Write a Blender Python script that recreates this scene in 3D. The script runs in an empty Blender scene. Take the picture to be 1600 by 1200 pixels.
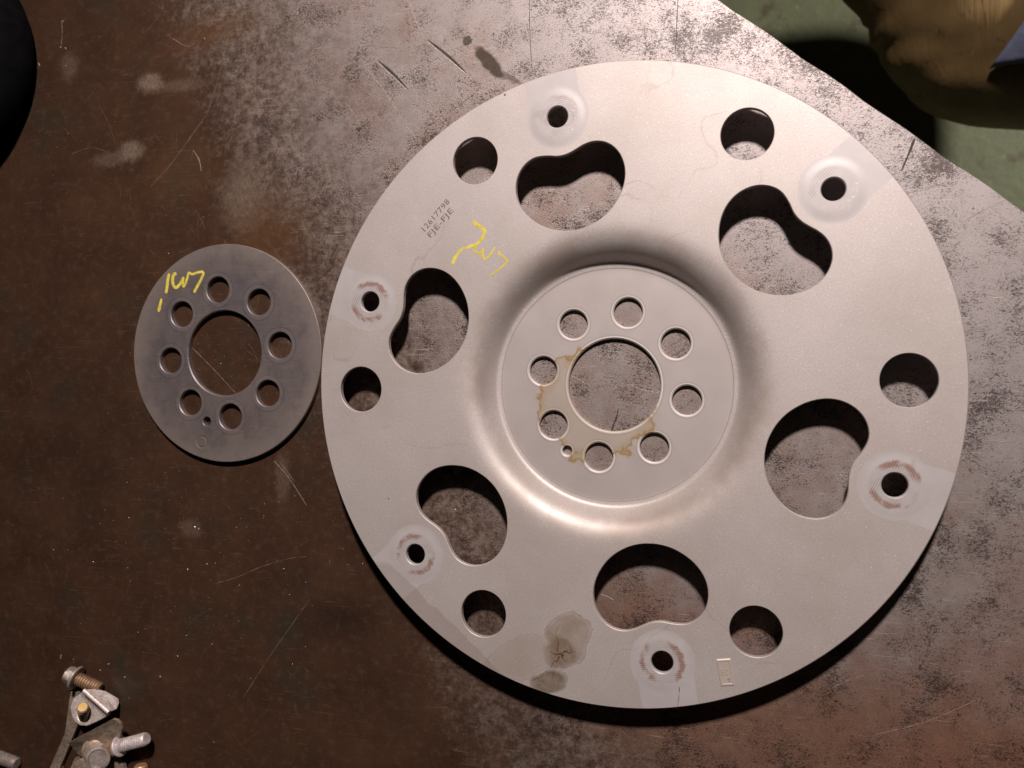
import bpy, math, random
import numpy as np
from mathutils import Vector, Matrix
from mathutils.geometry import delaunay_2d_cdt

# all lengths below are centimetres; CM turns them into metres
CM = 0.01
PI = math.pi
scene = bpy.context.scene
C = bpy.data.collections.new('scene_objects')
scene.collection.children.link(C)
rng = random.Random(7)
nrs = np.random.RandomState(11)

# ------------------------------------------------------------------ camera
cam_d = bpy.data.cameras.new('camera')
cam = bpy.data.objects.new('camera', cam_d)
C.objects.link(cam)
R = Matrix(((0.958497495, -0.002148860, 0.285092854),
            (-0.0000296722, 0.999970838, 0.007636943),
            (-0.285100951, -0.007328450, 0.958469479)))
cam.matrix_world = Matrix.Translation(Vector((7.0813, 0.3757, 42.1996)) * CM) @ R.to_4x4()
cam_d.sensor_width = 36.0
cam_d.lens = 36.0 * 1292.33 / 1600.0
cam_d.clip_start = 0.01
cam_d.clip_end = 50
cam_d.dof.use_dof = True
cam_d.dof.focus_distance = 0.425
cam_d.dof.aperture_fstop = 12.6
scene.camera = cam

# ------------------------------------------------------------------ light
scene.view_settings.view_transform = 'Standard'
scene.view_settings.look = 'None'
scene.view_settings.exposure = 0
scene.view_settings.gamma = 1
world = bpy.data.worlds.new('World')
scene.world = world
world.use_nodes = True
bg = world.node_tree.nodes['Background']
bg.inputs['Color'].default_value = (1.0, 0.84, 0.72, 1)
bg.inputs['Strength'].default_value = 0.009


def spot(name, loc, aim, watts, half_deg, blend, radius, color):
    d = bpy.data.lights.new(name, 'SPOT')
    d.energy = watts
    d.spot_size = math.radians(2 * half_deg)
    d.spot_blend = blend
    d.shadow_soft_size = radius * CM
    d.color = color
    o = bpy.data.objects.new(name, d)
    C.objects.link(o)
    o.location = Vector(loc) * CM
    o.rotation_euler = (Vector(aim) - Vector(loc)).to_track_quat('-Z', 'Y').to_euler()
    return o


spot('work_lamp', (18.5, 97.0, 107.5), (2, 4, 0), 134.0, 27, 0.85, 5.6, (1.0, 0.888, 0.850))
spot('added_floor_spot', (170, 130, 80), (33, 42, -74), 235.0, 13.0, 0.4, 9.0, (1.0, 0.90, 0.72))  # added spot, aimed to light only the stool and floor beyond the bench


# ------------------------------------------------------------------ material helpers
class G:
    def __init__(self, name):
        self.mat = bpy.data.materials.new(name)
        self.mat.use_nodes = True
        self.nt = self.mat.node_tree
        self.nt.nodes.clear()
        self.out = self.nt.nodes.new('ShaderNodeOutputMaterial')
        self.b = self.nt.nodes.new('ShaderNodeBsdfPrincipled')
        self.nt.links.new(self.b.outputs[0], self.out.inputs[0])
        tc = self.nt.nodes.new('ShaderNodeTexCoord')
        self.p = self.vm('SCALE', tc.outputs['Object'], scale=100.0)   # centimetres
        s = self.nt.nodes.new('ShaderNodeSeparateXYZ')
        self.nt.links.new(self.p, s.inputs[0])
        self.x, self.y, self.z = s.outputs

    def put(self, sock, v):
        if isinstance(v, bpy.types.NodeSocket):
            self.nt.links.new(v, sock)
        elif isinstance(v, (tuple, list)):
            sock.default_value = tuple(v) + ((1,) if len(v) == 3 and len(sock.default_value) == 4 else ())
        else:
            sock.default_value = v

    def m(self, op, a, b=None, c=None, clamp=False):
        n = self.nt.nodes.new('ShaderNodeMath')
        n.operation = op
        n.use_clamp = clamp
        self.put(n.inputs[0], a)
        if b is not None:
            self.put(n.inputs[1], b)
        if c is not None:
            self.put(n.inputs[2], c)
        return n.outputs[0]

    def vm(self, op, a, b=None, scale=None):
        n = self.nt.nodes.new('ShaderNodeVectorMath')
        n.operation = op
        self.put(n.inputs[0], a)
        if b is not None:
            self.put(n.inputs[1], b)
        if scale is not None:
            self.put(n.inputs['Scale'], scale)
        return n.outputs['Value'] if op in ('LENGTH', 'DISTANCE') else n.outputs[0]

    def noise(self, scale, detail=3, rough=0.55, vec=None, dist=0.0, lac=2.0):
        n = self.nt.nodes.new('ShaderNodeTexNoise')
        self.put(n.inputs['Vector'], vec if vec is not None else self.p)
        n.inputs['Scale'].default_value = scale
        n.inputs['Detail'].default_value = detail
        n.inputs['Roughness'].default_value = rough
        n.inputs['Distortion'].default_value = dist
        n.inputs['Lacunarity'].default_value = lac
        return n.outputs[0]

    def voro(self, scale, vec=None, feature='F1'):
        n = self.nt.nodes.new('ShaderNodeTexVoronoi')
        n.feature = feature
        self.put(n.inputs['Vector'], vec if vec is not None else self.p)
        n.inputs['Scale'].default_value = scale
        return n.outputs['Distance']

    def ss(self, v, lo, hi, a=0.0, b=1.0):
        n = self.nt.nodes.new('ShaderNodeMapRange')
        n.interpolation_type = 'SMOOTHSTEP'
        self.put(n.inputs[0], v)
        n.inputs[1].default_value = lo
        n.inputs[2].default_value = hi
        n.inputs[3].default_value = a
        n.inputs[4].default_value = b
        return n.outputs[0]

    def mix(self, f, a, b, kind='MIX'):
        n = self.nt.nodes.new('ShaderNodeMix')
        n.data_type = 'RGBA'
        n.blend_type = kind
        self.put(n.inputs[0], f)
        self.put(n.inputs[6], a)
        self.put(n.inputs[7], b)
        return n.outputs[2]

    def mapv(self, loc=(0, 0, 0), rot=0.0, scale=(1, 1, 1)):
        n = self.nt.nodes.new('ShaderNodeMapping')
        self.put(n.inputs[0], self.p)
        n.inputs['Location'].default_value = loc
        n.inputs['Rotation'].default_value = (0, 0, rot)
        n.inputs['Scale'].default_value = scale
        return n.outputs[0]

    def ell(self, cx, cy, rx, ry, rot=0.0, wob=None):
        """normalised distance from an ellipse centre: 1 on its outline"""
        ca, sa = math.cos(rot), math.sin(rot)
        dx = self.m('SUBTRACT', self.x, cx)
        dy = self.m('SUBTRACT', self.y, cy)
        u = self.m('ADD', self.m('MULTIPLY', dx, ca / rx), self.m('MULTIPLY', dy, sa / rx))
        v = self.m('ADD', self.m('MULTIPLY', dx, -sa / ry), self.m('MULTIPLY', dy, ca / ry))
        d = self.m('SQRT', self.m('ADD', self.m('MULTIPLY', u, u), self.m('MULTIPLY', v, v)))
        if wob is not None:
            d = self.m('ADD', d, wob)
        return d

    def bump(self, h, dist, strength=1.0, normal=None):
        n = self.nt.nodes.new('ShaderNodeBump')
        self.put(n.inputs['Strength'], strength)
        n.inputs['Distance'].default_value = dist * CM
        self.put(n.inputs['Height'], h)
        if normal is not None:
            self.put(n.inputs['Normal'], normal)
        return n.outputs[0]

    def set(self, **k):
        for a, v in k.items():
            self.put(self.b.inputs[a.replace('_', ' ')], v)
        return self.mat


def wob(g, scale, amp, detail=3):
    return g.m('MULTIPLY', g.m('SUBTRACT', g.noise(scale, detail), 0.5), amp)


# ---- workbench steel
def mat_table():
    g = G('worn_bench_steel')
    # where the mill scale is worn away to grey steel: right and far side
    t = g.m('ADD', g.m('ADD', g.x, g.m('MULTIPLY', g.y, 0.47)), 13.5)
    t = g.m('ADD', t, wob(g, 0.13, 11, 5))
    t = g.m('ADD', t, wob(g, 0.8, 3.5, 4))
    steel = g.ss(t, -9.0, 7.0)
    # brown rust bloom on the near right
    red = g.m('MULTIPLY', g.ss(g.m('ADD', g.m('SUBTRACT', g.m('MULTIPLY', g.y, -1.0), g.m('MULTIPLY', g.x, 0.25)), wob(g, 0.35, 9, 5)), 6.5, 14.0), 0.92)
    dark = g.mix(g.noise(0.32, 4, 0.6), (0.015, 0.0060, 0.0030), (0.072, 0.034, 0.018))
    dark = g.mix(g.ss(g.noise(0.22, 3, 0.5, vec=g.mapv((7, 3, 0))), 0.52, 0.72), dark, (0.030, 0.022, 0.014))
    dark = g.mix(g.m('MULTIPLY', g.ss(g.noise(1.7, 8, 0.75), 0.48, 0.70), 0.55), dark, (0.085, 0.048, 0.030))
    dark = g.mix(g.m('MULTIPLY', g.ss(g.noise(9.0, 2, 0.6, vec=g.mapv((1, 6, 0), 0.4, (1, 2.2, 1))), 0.60, 0.72), 0.35), dark, (0.11, 0.065, 0.042))
    grey = g.mix(g.noise(0.9, 5, 0.65), (0.225, 0.180, 0.162), (0.44, 0.385, 0.365))
    brown = g.mix(g.noise(1.6, 5, 0.65), (0.13, 0.058, 0.034), (0.37, 0.205, 0.14))
    s1 = g.mix(g.ss(g.noise(0.55, 6, 0.68, vec=g.mapv((3, 9, 1))), 0.42, 0.68), grey, g.mix(0.38, grey, brown))
    s1 = g.mix(g.m('MULTIPLY', g.ss(g.m('ADD', g.x, g.y), 8.0, 18.0), 0.7), s1, g.mix(g.noise(0.5, 5, 0.6), (0.33, 0.295, 0.29), (0.46, 0.42, 0.42)))
    s1 = g.mix(red, s1, brown)
    # brown worn-through zone between the scale and the bare steel
    mid = g.mix(g.ss(g.noise(2.2, 7, 0.78, vec=g.mapv((4, 4, 2))), 0.36, 0.66), (0.070, 0.038, 0.024), (0.30, 0.225, 0.185))
    s1 = g.mix(g.ss(g.m('ADD', t, wob(g, 1.5, 5, 5)), 0.5, 9.0), mid, s1)
    corner = g.ss(g.m('ADD', g.m('SUBTRACT', g.x, g.y), wob(g, 0.3, 8, 5)), 22.0, 36.0)
    s1 = g.mix(g.m('MULTIPLY', corner, 0.55), s1, g.mix(g.noise(1.1, 6, 0.7), (0.13, 0.045, 0.022), (0.42, 0.20, 0.12)))
    # patchy transition, broken by fine texture
    fine = g.noise(2.6, 6, 0.72)
    trans = g.ss(g.m('ADD', g.m('MULTIPLY', steel, 1.35), g.m('MULTIPLY', g.m('SUBTRACT', fine, 0.5), 1.25)), 0.22, 1.12)
    col = g.mix(trans, dark, s1)
    # pits: short dark flecks, elongated, more of them in clusters
    v1 = g.mapv((0, 0, 0), 0.55, (4.2, 6.4, 1))
    pn = g.noise(1.25, 5, 0.75, vec=v1, dist=1.4)
    clus = g.noise(0.45, 4, 0.6, vec=g.mapv((11, 4, 0)))
    pit = g.ss(g.m('ADD', pn, g.m('MULTIPLY', g.m('SUBTRACT', clus, 0.5), 0.62)), 0.545, 0.61)
    v2 = g.mapv((5, 2, 0), -0.9, (6.0, 9.0, 1))
    pit2 = g.ss(g.m('ADD', g.noise(1.6, 3, 0.7, vec=v2, dist=0.9), g.m('MULTIPLY', g.m('SUBTRACT', clus, 0.5), 0.3)), 0.565, 0.625)
    pit = g.m('MAXIMUM', pit, g.m('MULTIPLY', pit2, 0.8))
    v3 = g.mapv((8, 1, 0), 0.3, (1.0, 1.7, 1))
    pit3 = g.ss(g.m('ADD', g.noise(6.5, 3, 0.7, vec=v3, dist=0.4), g.m('MULTIPLY', g.m('SUBTRACT', clus, 0.5), 0.35)), 0.575, 0.66)
    clean = g.ss(g.m('ADD', g.m('ADD', g.x, g.y), wob(g, 0.3, 8)), 8.0, 18.0)
    pit = g.m('MAXIMUM', pit, g.m('MULTIPLY', pit3, g.ss(clean, 0, 1, 0.60, 0.20)))
    grain = g.noise(17.0, 3, 0.8)
    col = g.mix(g.m('MULTIPLY', pit, g.m('MULTIPLY', trans, 0.82)), col, (0.030, 0.018, 0.014))
    col = g.mix(g.m('MULTIPLY', g.ss(grain, 0.35, 0.75), 0.34), col, (0.04, 0.026, 0.02))
    col = g.mix(g.m('MULTIPLY', g.ss(g.noise(14.0, 2, 0.8, vec=g.mapv((3, 3, 3), -0.3, (1, 1.8, 1))), 0.60, 0.72), g.m('MULTIPLY', trans, 0.40)), col, (0.75, 0.68, 0.64))
    # rubbed light patches on the dark scale
    # directional wear scratches in several lays
    scs = None
    for (o_, rot, sx, lo, hi, m0) in (((0, 0, 0), 0.9, 11, 0.655, 0.70, 0.50), ((4, 7, 0), -0.35, 14, 0.665, 0.71, 0.52), ((9, 3, 0), 2.2, 12, 0.66, 0.71, 0.50), ((2, 9, 0), 1.4, 13, 0.67, 0.71, 0.54)):
        l_ = g.ss(g.noise(1.0, 2, 0.5, vec=g.mapv(o_, rot, (0.45, sx, 1)), dist=0.15), lo, hi)
        mk_ = g.ss(g.noise(0.28, 3, 0.6, vec=g.mapv((o_[1], o_[0] + 3, 7))), m0 - 0.02, m0 + 0.12)
        l_ = g.m('MULTIPLY', l_, mk_)
        scs = l_ if scs is None else g.m('MAXIMUM', scs, l_)
    col = g.mix(g.m('MULTIPLY', scs, g.ss(trans, 0, 1, 0.30, 0.28)), col, g.mix(trans, (0.16, 0.10, 0.07), (0.70, 0.62, 0.58)))
    w = wob(g, 2.2, 1.2, 6)
    brk = g.ss(g.noise(4.5, 5, 0.8, vec=g.mapv((2, 2, 0), 0.1, (2.0, 0.8, 1))), 0.34, 0.62, 0.35, 1.0)
    for (cx, cy, rx, ry, a) in ((-28.5, 18.35, 0.95, 0.62, 0.60), (-29.9, 14.3, 1.0, 0.65, 0.55), (-26.4, 18.0, 2.0, 0.40, 0.22),
                                (-34.6, 20.0, 0.7, 0.9, 0.26), (-22.0, 11.0, 1.6, 2.2, 0.35), (-25.7, -8.7, 0.8, 0.6, 0.22),
                                (-19.4, -5.4, 0.5, 1.6, 0.25), (-31.5, 13.9, 1.4, 0.5, 0.25)):
        d = g.ell(cx, cy, rx, ry, 0.0, w)
        col = g.mix(g.m('MULTIPLY', g.m('MULTIPLY', g.ss(d, 0.35, 1.35, 1.0, 0.0), brk), a), col, (0.25, 0.185, 0.145))
    # orange scale stain and oil marks
    for (cx, cy, rx, ry, a, c) in ((-26.5, 12.5, 3.4, 1.9, 0.28, (0.10, 0.042, 0.012)), (-20.0, 9.0, 3.0, 2.6, 0.35, (0.11, 0.050, 0.018)),
                                   (-23.5, 21.0, 3.5, 1.2, 0.5, (0.10, 0.045, 0.016)),
                                   (-34.0, -4.0, 6.0, 6.0, 0.25, (0.012, 0.009, 0.007)), (-16.0, -13.4, 3.0, 1.6, 0.5, (0.010, 0.008, 0.007))):
        d = g.ell(cx, cy, rx, ry, 0.2, w)
        col = g.mix(g.m('MULTIPLY', g.ss(d, 0.1, 1.4, 1.0, 0.0), a), col, c)
    w2 = wob(g, 1.6, 0.75, 4)
    oil = g.ss(g.ell(-6.75, 17.25, 1.35, 0.42, -0.85, w2), 0.65, 1.05, 1.0, 0.0)
    oil = g.m('MAXIMUM', oil, g.m('MULTIPLY', g.ss(g.ell(-8.0, 18.55, 0.32, 0.28, 0, w2), 0.7, 1.0, 1.0, 0.0), 0.9))
    oil = g.m('MAXIMUM', oil, g.m('MULTIPLY', g.ss(g.ell(-5.6, 16.35, 1.0, 0.16, -0.6, w2), 0.6, 1.1, 1.0, 0.0), 0.6))
    oil = g.m('MAXIMUM', oil, g.m('MULTIPLY', g.ss(g.ell(-10.88, 1.0, 0.45, 0.35, 0, w2), 0.4, 1.1, 1.0, 0.0), 0.8))
    col = g.mix(g.m('MULTIPLY', oil, 0.88), col, (0.030, 0.016, 0.006))
    h = g.m('ADD', g.m('MULTIPLY', grain, 0.35), g.m('ADD', g.m('MULTIPLY', pit, -0.8), g.m('MULTIPLY', g.noise(1.1, 4, 0.6), 0.6)))
    n = g.bump(h, 0.012, 0.42)
    rough = g.m('ADD', g.m('MULTIPLY', g.noise(3.0, 4, 0.6), 0.24), 0.38)
    return g.set(Base_Color=col, Metallic=g.m('MULTIPLY', trans, 0.55), Roughness=rough, Normal=n,
                 Specular_IOR_Level=g.ss(trans, 0, 1, 0.14, 0.5))


# ---- blasted steel of the big plate
def mat_plate():
    g = G('blasted_plate_steel')
    uvn = g.nt.nodes.new('ShaderNodeUVMap')
    uvn.uv_map = 'pad'
    s = g.nt.nodes.new('ShaderNodeSeparateXYZ')
    g.nt.links.new(uvn.outputs[0], s.inputs[0])
    u, v = s.outputs[0], s.outputs[1]
    rho = g.m('SQRT', g.m('ADD', g.m('MULTIPLY', u, u), g.m('MULTIPLY', v, v)))
    rad = g.m('SQRT', g.m('ADD', g.m('MULTIPLY', g.x, g.x), g.m('MULTIPLY', g.y, g.y)))
    base = g.mix(g.noise(0.35, 4, 0.6), (0.470, 0.420, 0.398), (0.575, 0.518, 0.495))
    grain = g.noise(11.0, 3, 0.8)
    base = g.mix(g.m('MULTIPLY', g.ss(grain, 0.38, 0.66), 0.26), base, (0.27, 0.225, 0.20))
    cloud = g.noise(0.16, 5, 0.62, vec=g.mapv((6, 2, 0)))
    base = g.mix(g.ss(cloud, 0.38, 0.68, 0.0, 0.30), base, (0.36, 0.305, 0.26))
    hand = g.ss(g.noise(1.0, 3, 0.7, vec=g.mapv((2, 5, 0), 0.7, (0.35, 9, 1)), dist=0.3), 0.64, 0.72)
    base = g.mix(g.m('MULTIPLY', g.m('MULTIPLY', hand, g.ss(g.noise(0.3, 3, 0.6, vec=g.mapv((1, 1, 5))), 0.52, 0.68)), 0.22), base, (0.22, 0.175, 0.15))
    spark = g.ss(g.noise(13.0, 1, 0.5, vec=g.mapv((4, 4, 4))), 0.70, 0.76)
    base = g.mix(g.m('MULTIPLY', spark, 0.5), base, (0.98, 0.94, 0.92))
    # coated tab around each bolt hole, running out to the rim
    ww = wob(g, 1.3, 0.22, 3)
    dc = g.m('SUBTRACT', rho, 1.58)
    ds = g.m('MAXIMUM', g.m('SUBTRACT', g.m('ABSOLUTE', u), 1.36), g.m('MULTIPLY', v, -1.0))
    dpad = g.m('ADD', g.m('MINIMUM', dc, ds), ww)
    pad = g.ss(dpad, -0.04, 0.05, 1.0, 0.0)
    padc = g.mix(g.noise(0.8, 4, 0.6), (0.41, 0.375, 0.37), (0.53, 0.49, 0.485))
    base = g.mix(g.m('MULTIPLY', pad, 0.92), base, padc)
    # machined hub face
    hub = g.ss(rad, 5.90, 5.96, 1.0, 0.0)
    hubc = g.mix(g.noise(0.45, 4, 0.6), (0.415, 0.370, 0.352), (0.55, 0.50, 0.478))
    base = g.mix(g.m('MULTIPLY', hub, 0.9), base, hubc)
    base = g.mix(g.m('MULTIPLY', g.ss(g.m('ABSOLUTE', g.m('SUBTRACT', rad, 5.95)), 0.0, 0.035, 1.0, 0.0), 0.55), base, (0.12, 0.085, 0.075))
    # burnished lands round the hub holes and the bore
    land = g.m('ABSOLUTE', g.m('SUBTRACT', g.ell(0.03, 0.0, 1, 1), 2.44))
    for k in range(8):
        a_ = 2.1560 - k * PI / 4
        land = g.m('MINIMUM', land, g.m('ABSOLUTE', g.m('SUBTRACT', g.ell(3.7621 * math.cos(a_), 3.7621 * math.sin(a_), 1, 1), 0.795)))
    land = g.m('MINIMUM', land, g.m('ABSOLUTE', g.m('SUBTRACT', g.ell(-2.405, -3.404, 1, 1), 0.30)))
    base = g.mix(g.m('MULTIPLY', g.ss(land, 0.03, 0.065, 1.0, 0.0), 0.75), base, (0.86, 0.80, 0.77))
    base = g.mix(g.m('MULTIPLY', g.m('MULTIPLY', g.ss(g.m('ABSOLUTE', g.m('SUBTRACT', land, 0.10)), 0.0, 0.04, 1.0, 0.0), hub), 0.30), base, (0.20, 0.16, 0.14))
    smooth = g.m('MAXIMUM', pad, hub)
    # serration marks and rust beside each bolt hole
    band = g.m('MULTIPLY', g.ss(rho, 0.60, 0.66), g.ss(g.m('ADD', rho, wob(g, 3.0, 0.35)), 0.98, 1.12, 1.0, 0.0))
    stripe = g.ss(g.m('SINE', g.m('MULTIPLY', g.m('ADD', v, g.m('MULTIPLY', u, 0.08)), 2 * PI / 0.105)), 0.0, 0.9)
    base = g.mix(g.m('MULTIPLY', g.m('MULTIPLY', band, stripe), g.ss(g.noise(1.4, 3, 0.6), 0.42, 0.64, 0.05, 0.45)), base, (0.16, 0.11, 0.09))
    ring = g.m('MULTIPLY', g.ss(g.m('ADD', rho, wob(g, 2.0, 0.3)), 0.74, 0.90), g.ss(g.m('ADD', rho, wob(g, 4.0, 0.4)), 1.02, 1.16, 1.0, 0.0))
    side = g.ss(g.m('ABSOLUTE', u), 0.35, 0.70)
    low = g.ss(g.m('ADD', g.y, wob(g, 0.6, 3)), 6.0, 9.0, 1.0, 0.0)
    rust = g.m('MULTIPLY', g.m('MULTIPLY', g.m('MULTIPLY', ring, g.ss(stripe, 0, 1, 0.65, 1.0)), side), g.m('MULTIPLY', low, g.ss(g.noise(1.3, 4, 0.6), 0.36, 0.52)))
    base = g.mix(g.m('MULTIPLY', rust, 0.85), base, (0.23, 0.085, 0.04))
    scuff = g.m('MULTIPLY', g.m('MULTIPLY', g.m('MULTIPLY', ring, g.ss(u, 0.1, 0.5)), g.ss(g.y, 6.0, 9.0)), g.ss(g.noise(7.0, 3, 0.7), 0.57, 0.64))
    base = g.mix(g.m('MULTIPLY', scuff, 0.4), base, (0.92, 0.88, 0.86))
    halo = g.m('MULTIPLY', g.ss(g.m('ABSOLUTE', g.m('SUBTRACT', g.m('ADD', rho, wob(g, 1.5, 0.2)), 1.22)), 0.0, 0.22, 1.0, 0.0), pad)
    base = g.mix(g.m('MULTIPLY', g.m('MULTIPLY', halo, g.ss(g.noise(0.9, 3, 0.6), 0.35, 0.65)), 0.08), base, (0.72, 0.69, 0.68))
    # dried water and oil stains with dark tide lines
    w = wob(g, 0.75, 0.95, 5)
    inn = g.ss(g.noise(1.2, 5, 0.65), 0.3, 0.7, 0.55, 1.0)
    for (cx, cy, rx, ry, rot, a, c, line) in (
            (-4.3, -13.9, 2.5, 1.05, 0.35, 0.30, (0.35, 0.25, 0.16), 0.25),
            (-2.1, -12.7, 1.15, 1.65, -0.35, 0.60, (0.235, 0.150, 0.078), 0.55),
            (-2.6, -13.6, 1.0, 0.9, 0.4, 0.50, (0.15, 0.09, 0.04), 0.1),
            (-3.05, -15.05, 1.0, 0.62, 0.35, 0.88, (0.13, 0.075, 0.022), 0.6)):
        d = g.ell(cx, cy, rx, ry, rot, w)
        base = g.mix(g.m('MULTIPLY', g.m('MULTIPLY', g.ss(d, 0.80, 1.0, 1.0, 0.0), inn), a), base, c)
        base = g.mix(g.m('MULTIPLY', g.ss(g.m('ABSOLUTE', g.m('SUBTRACT', d, 0.96)), 0.0, 0.045, 1.0, 0.0), g.m('MULTIPLY', inn, line)), base, (0.12, 0.07, 0.025))
    # stain along the near left rim
    dl = g.m('ADD', g.m('ADD', g.m('MULTIPLY', g.x, 0.64), g.m('MULTIPLY', g.y, 0.77)), wob(g, 0.7, 0.7, 4))
    rim = g.m('MULTIPLY', g.ss(dl, -15.05, -14.97, 1.0, 0.0), g.ss(g.y, -9.8, -9.4, 1.0, 0.0))
    rim = g.m('MULTIPLY', rim, g.ss(g.x, -6.0, -5.0, 1.0, 0.0))
    base = g.mix(g.m('MULTIPLY', rim, 0.35), base, (0.27, 0.20, 0.17))
    # thin wandering tide lines on the flange
    nn = g.m('ADD', g.noise(0.11, 2, 0.5, vec=g.mapv((31, 7, 2))), wob(g, 1.1, 0.035, 4))
    tide = g.m('MULTIPLY', g.ss(g.m('ABSOLUTE', g.m('SUBTRACT', nn, 0.50)), 0.0, 0.0035, 1.0, 0.0), g.ss(g.noise(0.5, 2, 0.5), 0.42, 0.62))
    base = g.mix(g.m('MULTIPLY', tide, g.ss(rad, 7.0, 8.0, 0.0, 0.26)), base, (0.22, 0.16, 0.12))
    # amber varnish round the hub bore
    hd = g.ell(-0.9, -1.0, 3.05, 2.85, 0.0, g.m('ADD', wob(g, 0.9, 0.75, 3), wob(g, 3.0, 0.15, 3)))
    lo = g.ss(g.m('ADD', g.x, g.y), -1.0, 3.0, 1.0, 0.25)
    base = g.mix(g.m('MULTIPLY', g.m('MULTIPLY', g.ss(hd, 0.97, 1.03, 1.0, 0.0), hub), 0.26), base, (0.46, 0.34, 0.17))
    base = g.mix(g.m('MULTIPLY', g.m('MULTIPLY', g.m('MULTIPLY', g.ss(g.m('ABSOLUTE', g.m('SUBTRACT', hd, 0.96)), 0.0, 0.16, 1.0, 0.0), lo), hub), 0.35), base, (0.38, 0.26, 0.10))
    base = g.mix(g.m('MULTIPLY', g.m('MULTIPLY', g.m('MULTIPLY', g.ss(g.m('ABSOLUTE', g.m('SUBTRACT', hd, 1.0)), 0.0, 0.055, 1.0, 0.0), lo), hub), 0.75), base, (0.34, 0.19, 0.035))
    # patchy warm brown tone over the dish radius
    dish = g.m('MULTIPLY', g.ss(rad, 6.3, 6.9), g.ss(rad, 7.1, 8.2, 1.0, 0.0))
    base = g.mix(g.m('MULTIPLY', g.m('MULTIPLY', dish, g.ss(g.noise(0.4, 4, 0.6), 0.35, 0.70)), 0.45), base, (0.28, 0.195, 0.145))
    rough = g.m('ADD', g.m('MULTIPLY', smooth, -0.07), g.m('ADD', g.m('MULTIPLY', g.noise(1.0, 3, 0.6), 0.07), 0.485))
    n1 = g.bump(grain, 0.006, g.ss(smooth, 0, 1, 0.55, 0.12))
    n2 = g.bump(g.noise(0.5, 3, 0.5), 0.02, 0.25, n1)
    return g.set(Base_Color=base, Metallic=g.m('ADD', g.m('MULTIPLY', pad, -0.16), 0.42), Roughness=rough, Normal=n2)


def mat_disc():
    g = G('dark_ground_steel')
    rad = g.m('SQRT', g.m('ADD', g.m('MULTIPLY', g.x, g.x), g.m('MULTIPLY', g.y, g.y)))
    br = g.noise(1.0, 4, 0.65, vec=g.mapv((0, 0, 0), 0.12, (1.2, 22, 1)))
    col = g.mix(g.noise(0.35, 4, 0.6), (0.20, 0.165, 0.158), (0.35, 0.29, 0.275))
    col = g.mix(g.m('MULTIPLY', br, 0.35), col, (0.13, 0.11, 0.108))
    col = g.mix(g.m('MULTIPLY', g.ss(g.m('ABSOLUTE', g.m('SUBTRACT', rad, 3.5)), 0.6, 2.2, 1.0, 0.0), 0.6), col, (0.15, 0.14, 0.155))
    # polished seats around the eight holes
    best = None
    for k in range(8):
        a = 1.6817 - k * PI / 4
        d = g.m('SUBTRACT', g.ell(3.762 * math.cos(a), 3.762 * math.sin(a), 1, 1), 0.0)
        best = d if best is None else g.m('MINIMUM', best, d)
    seat = g.ss(g.m('ADD', best, wob(g, 2.5, 0.08)), 1.0, 1.06, 1.0, 0.0)
    col = g.mix(g.m('MULTIPLY', seat, 0.45), col, (0.27, 0.235, 0.235))
    col = g.mix(g.m('MULTIPLY', g.ss(g.m('ABSOLUTE', g.m('SUBTRACT', best, 1.05)), 0.0, 0.04, 1.0, 0.0), 0.6), col, (0.05, 0.042, 0.04))
    col = g.mix(g.m('MULTIPLY', g.ss(g.noise(9, 3, 0.7), 0.62, 0.74), 0.4), col, (0.30, 0.25, 0.22))
    col = g.mix(g.m('MULTIPLY', g.ss(g.ell(5.15, -3.0 - 2.35, 0.24, 0.10, 0.9, wob(g, 5, 0.5)), 0.7, 1.0, 1.0, 0.0), 0.85), col, (0.02, 0.016, 0.014))
    n = g.bump(g.m('ADD', g.m('MULTIPLY', br, 0.6), g.noise(18, 2, 0.6)), 0.004, 0.5)
    cl_ = g.ss(g.noise(0.3, 5, 0.65, vec=g.mapv((3, 1, 0))), 0.35, 0.68, 0.0, 0.30)
    col = g.mix(cl_, col, (0.42, 0.33, 0.28))
    ln = g.ss(g.noise(1.0, 2, 0.5, vec=g.mapv((1, 2, 0), 0.12, (0.5, 20, 1))), 0.62, 0.70)
    col = g.mix(g.m('MULTIPLY', ln, 0.22), col, (0.50, 0.42, 0.38))
    blo = g.ss(g.noise(0.9, 5, 0.7, vec=g.mapv((8, 8, 0))), 0.46, 0.66)
    col = g.mix(g.m('MULTIPLY', blo, 0.32), col, (0.10, 0.085, 0.085))
    outer_ = g.ss(rad, 5.3, 6.3)
    col = g.mix(g.m('MULTIPLY', outer_, 0.25), col, (0.50, 0.42, 0.38))
    return g.set(Base_Color=col, Metallic=0.68, Roughness=g.m('ADD', g.m('MULTIPLY', br, 0.16), 0.40), Normal=n)


def mat_simple(name, a, b, scale=3.0, rough=0.5, metal=0.0, bump=0.0, fine=None, coat=0.0):
    g = G(name)
    col = g.mix(g.ss(g.noise(scale, 5, 0.65), 0.3, 0.7), a, b)
    if fine is not None:
        col = g.mix(g.m('MULTIPLY', g.ss(g.noise(scale * 5, 3, 0.7), 0.5, 0.68), 0.6), col, fine)
    k = dict(Base_Color=col, Metallic=metal, Roughness=g.m('ADD', g.m('MULTIPLY', g.noise(scale * 2, 3), 0.2), rough - 0.1))
    if bump:
        k['Normal'] = g.bump(g.noise(scale * 3, 4, 0.6), bump, 0.6)
    return g.set(**k)


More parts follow.
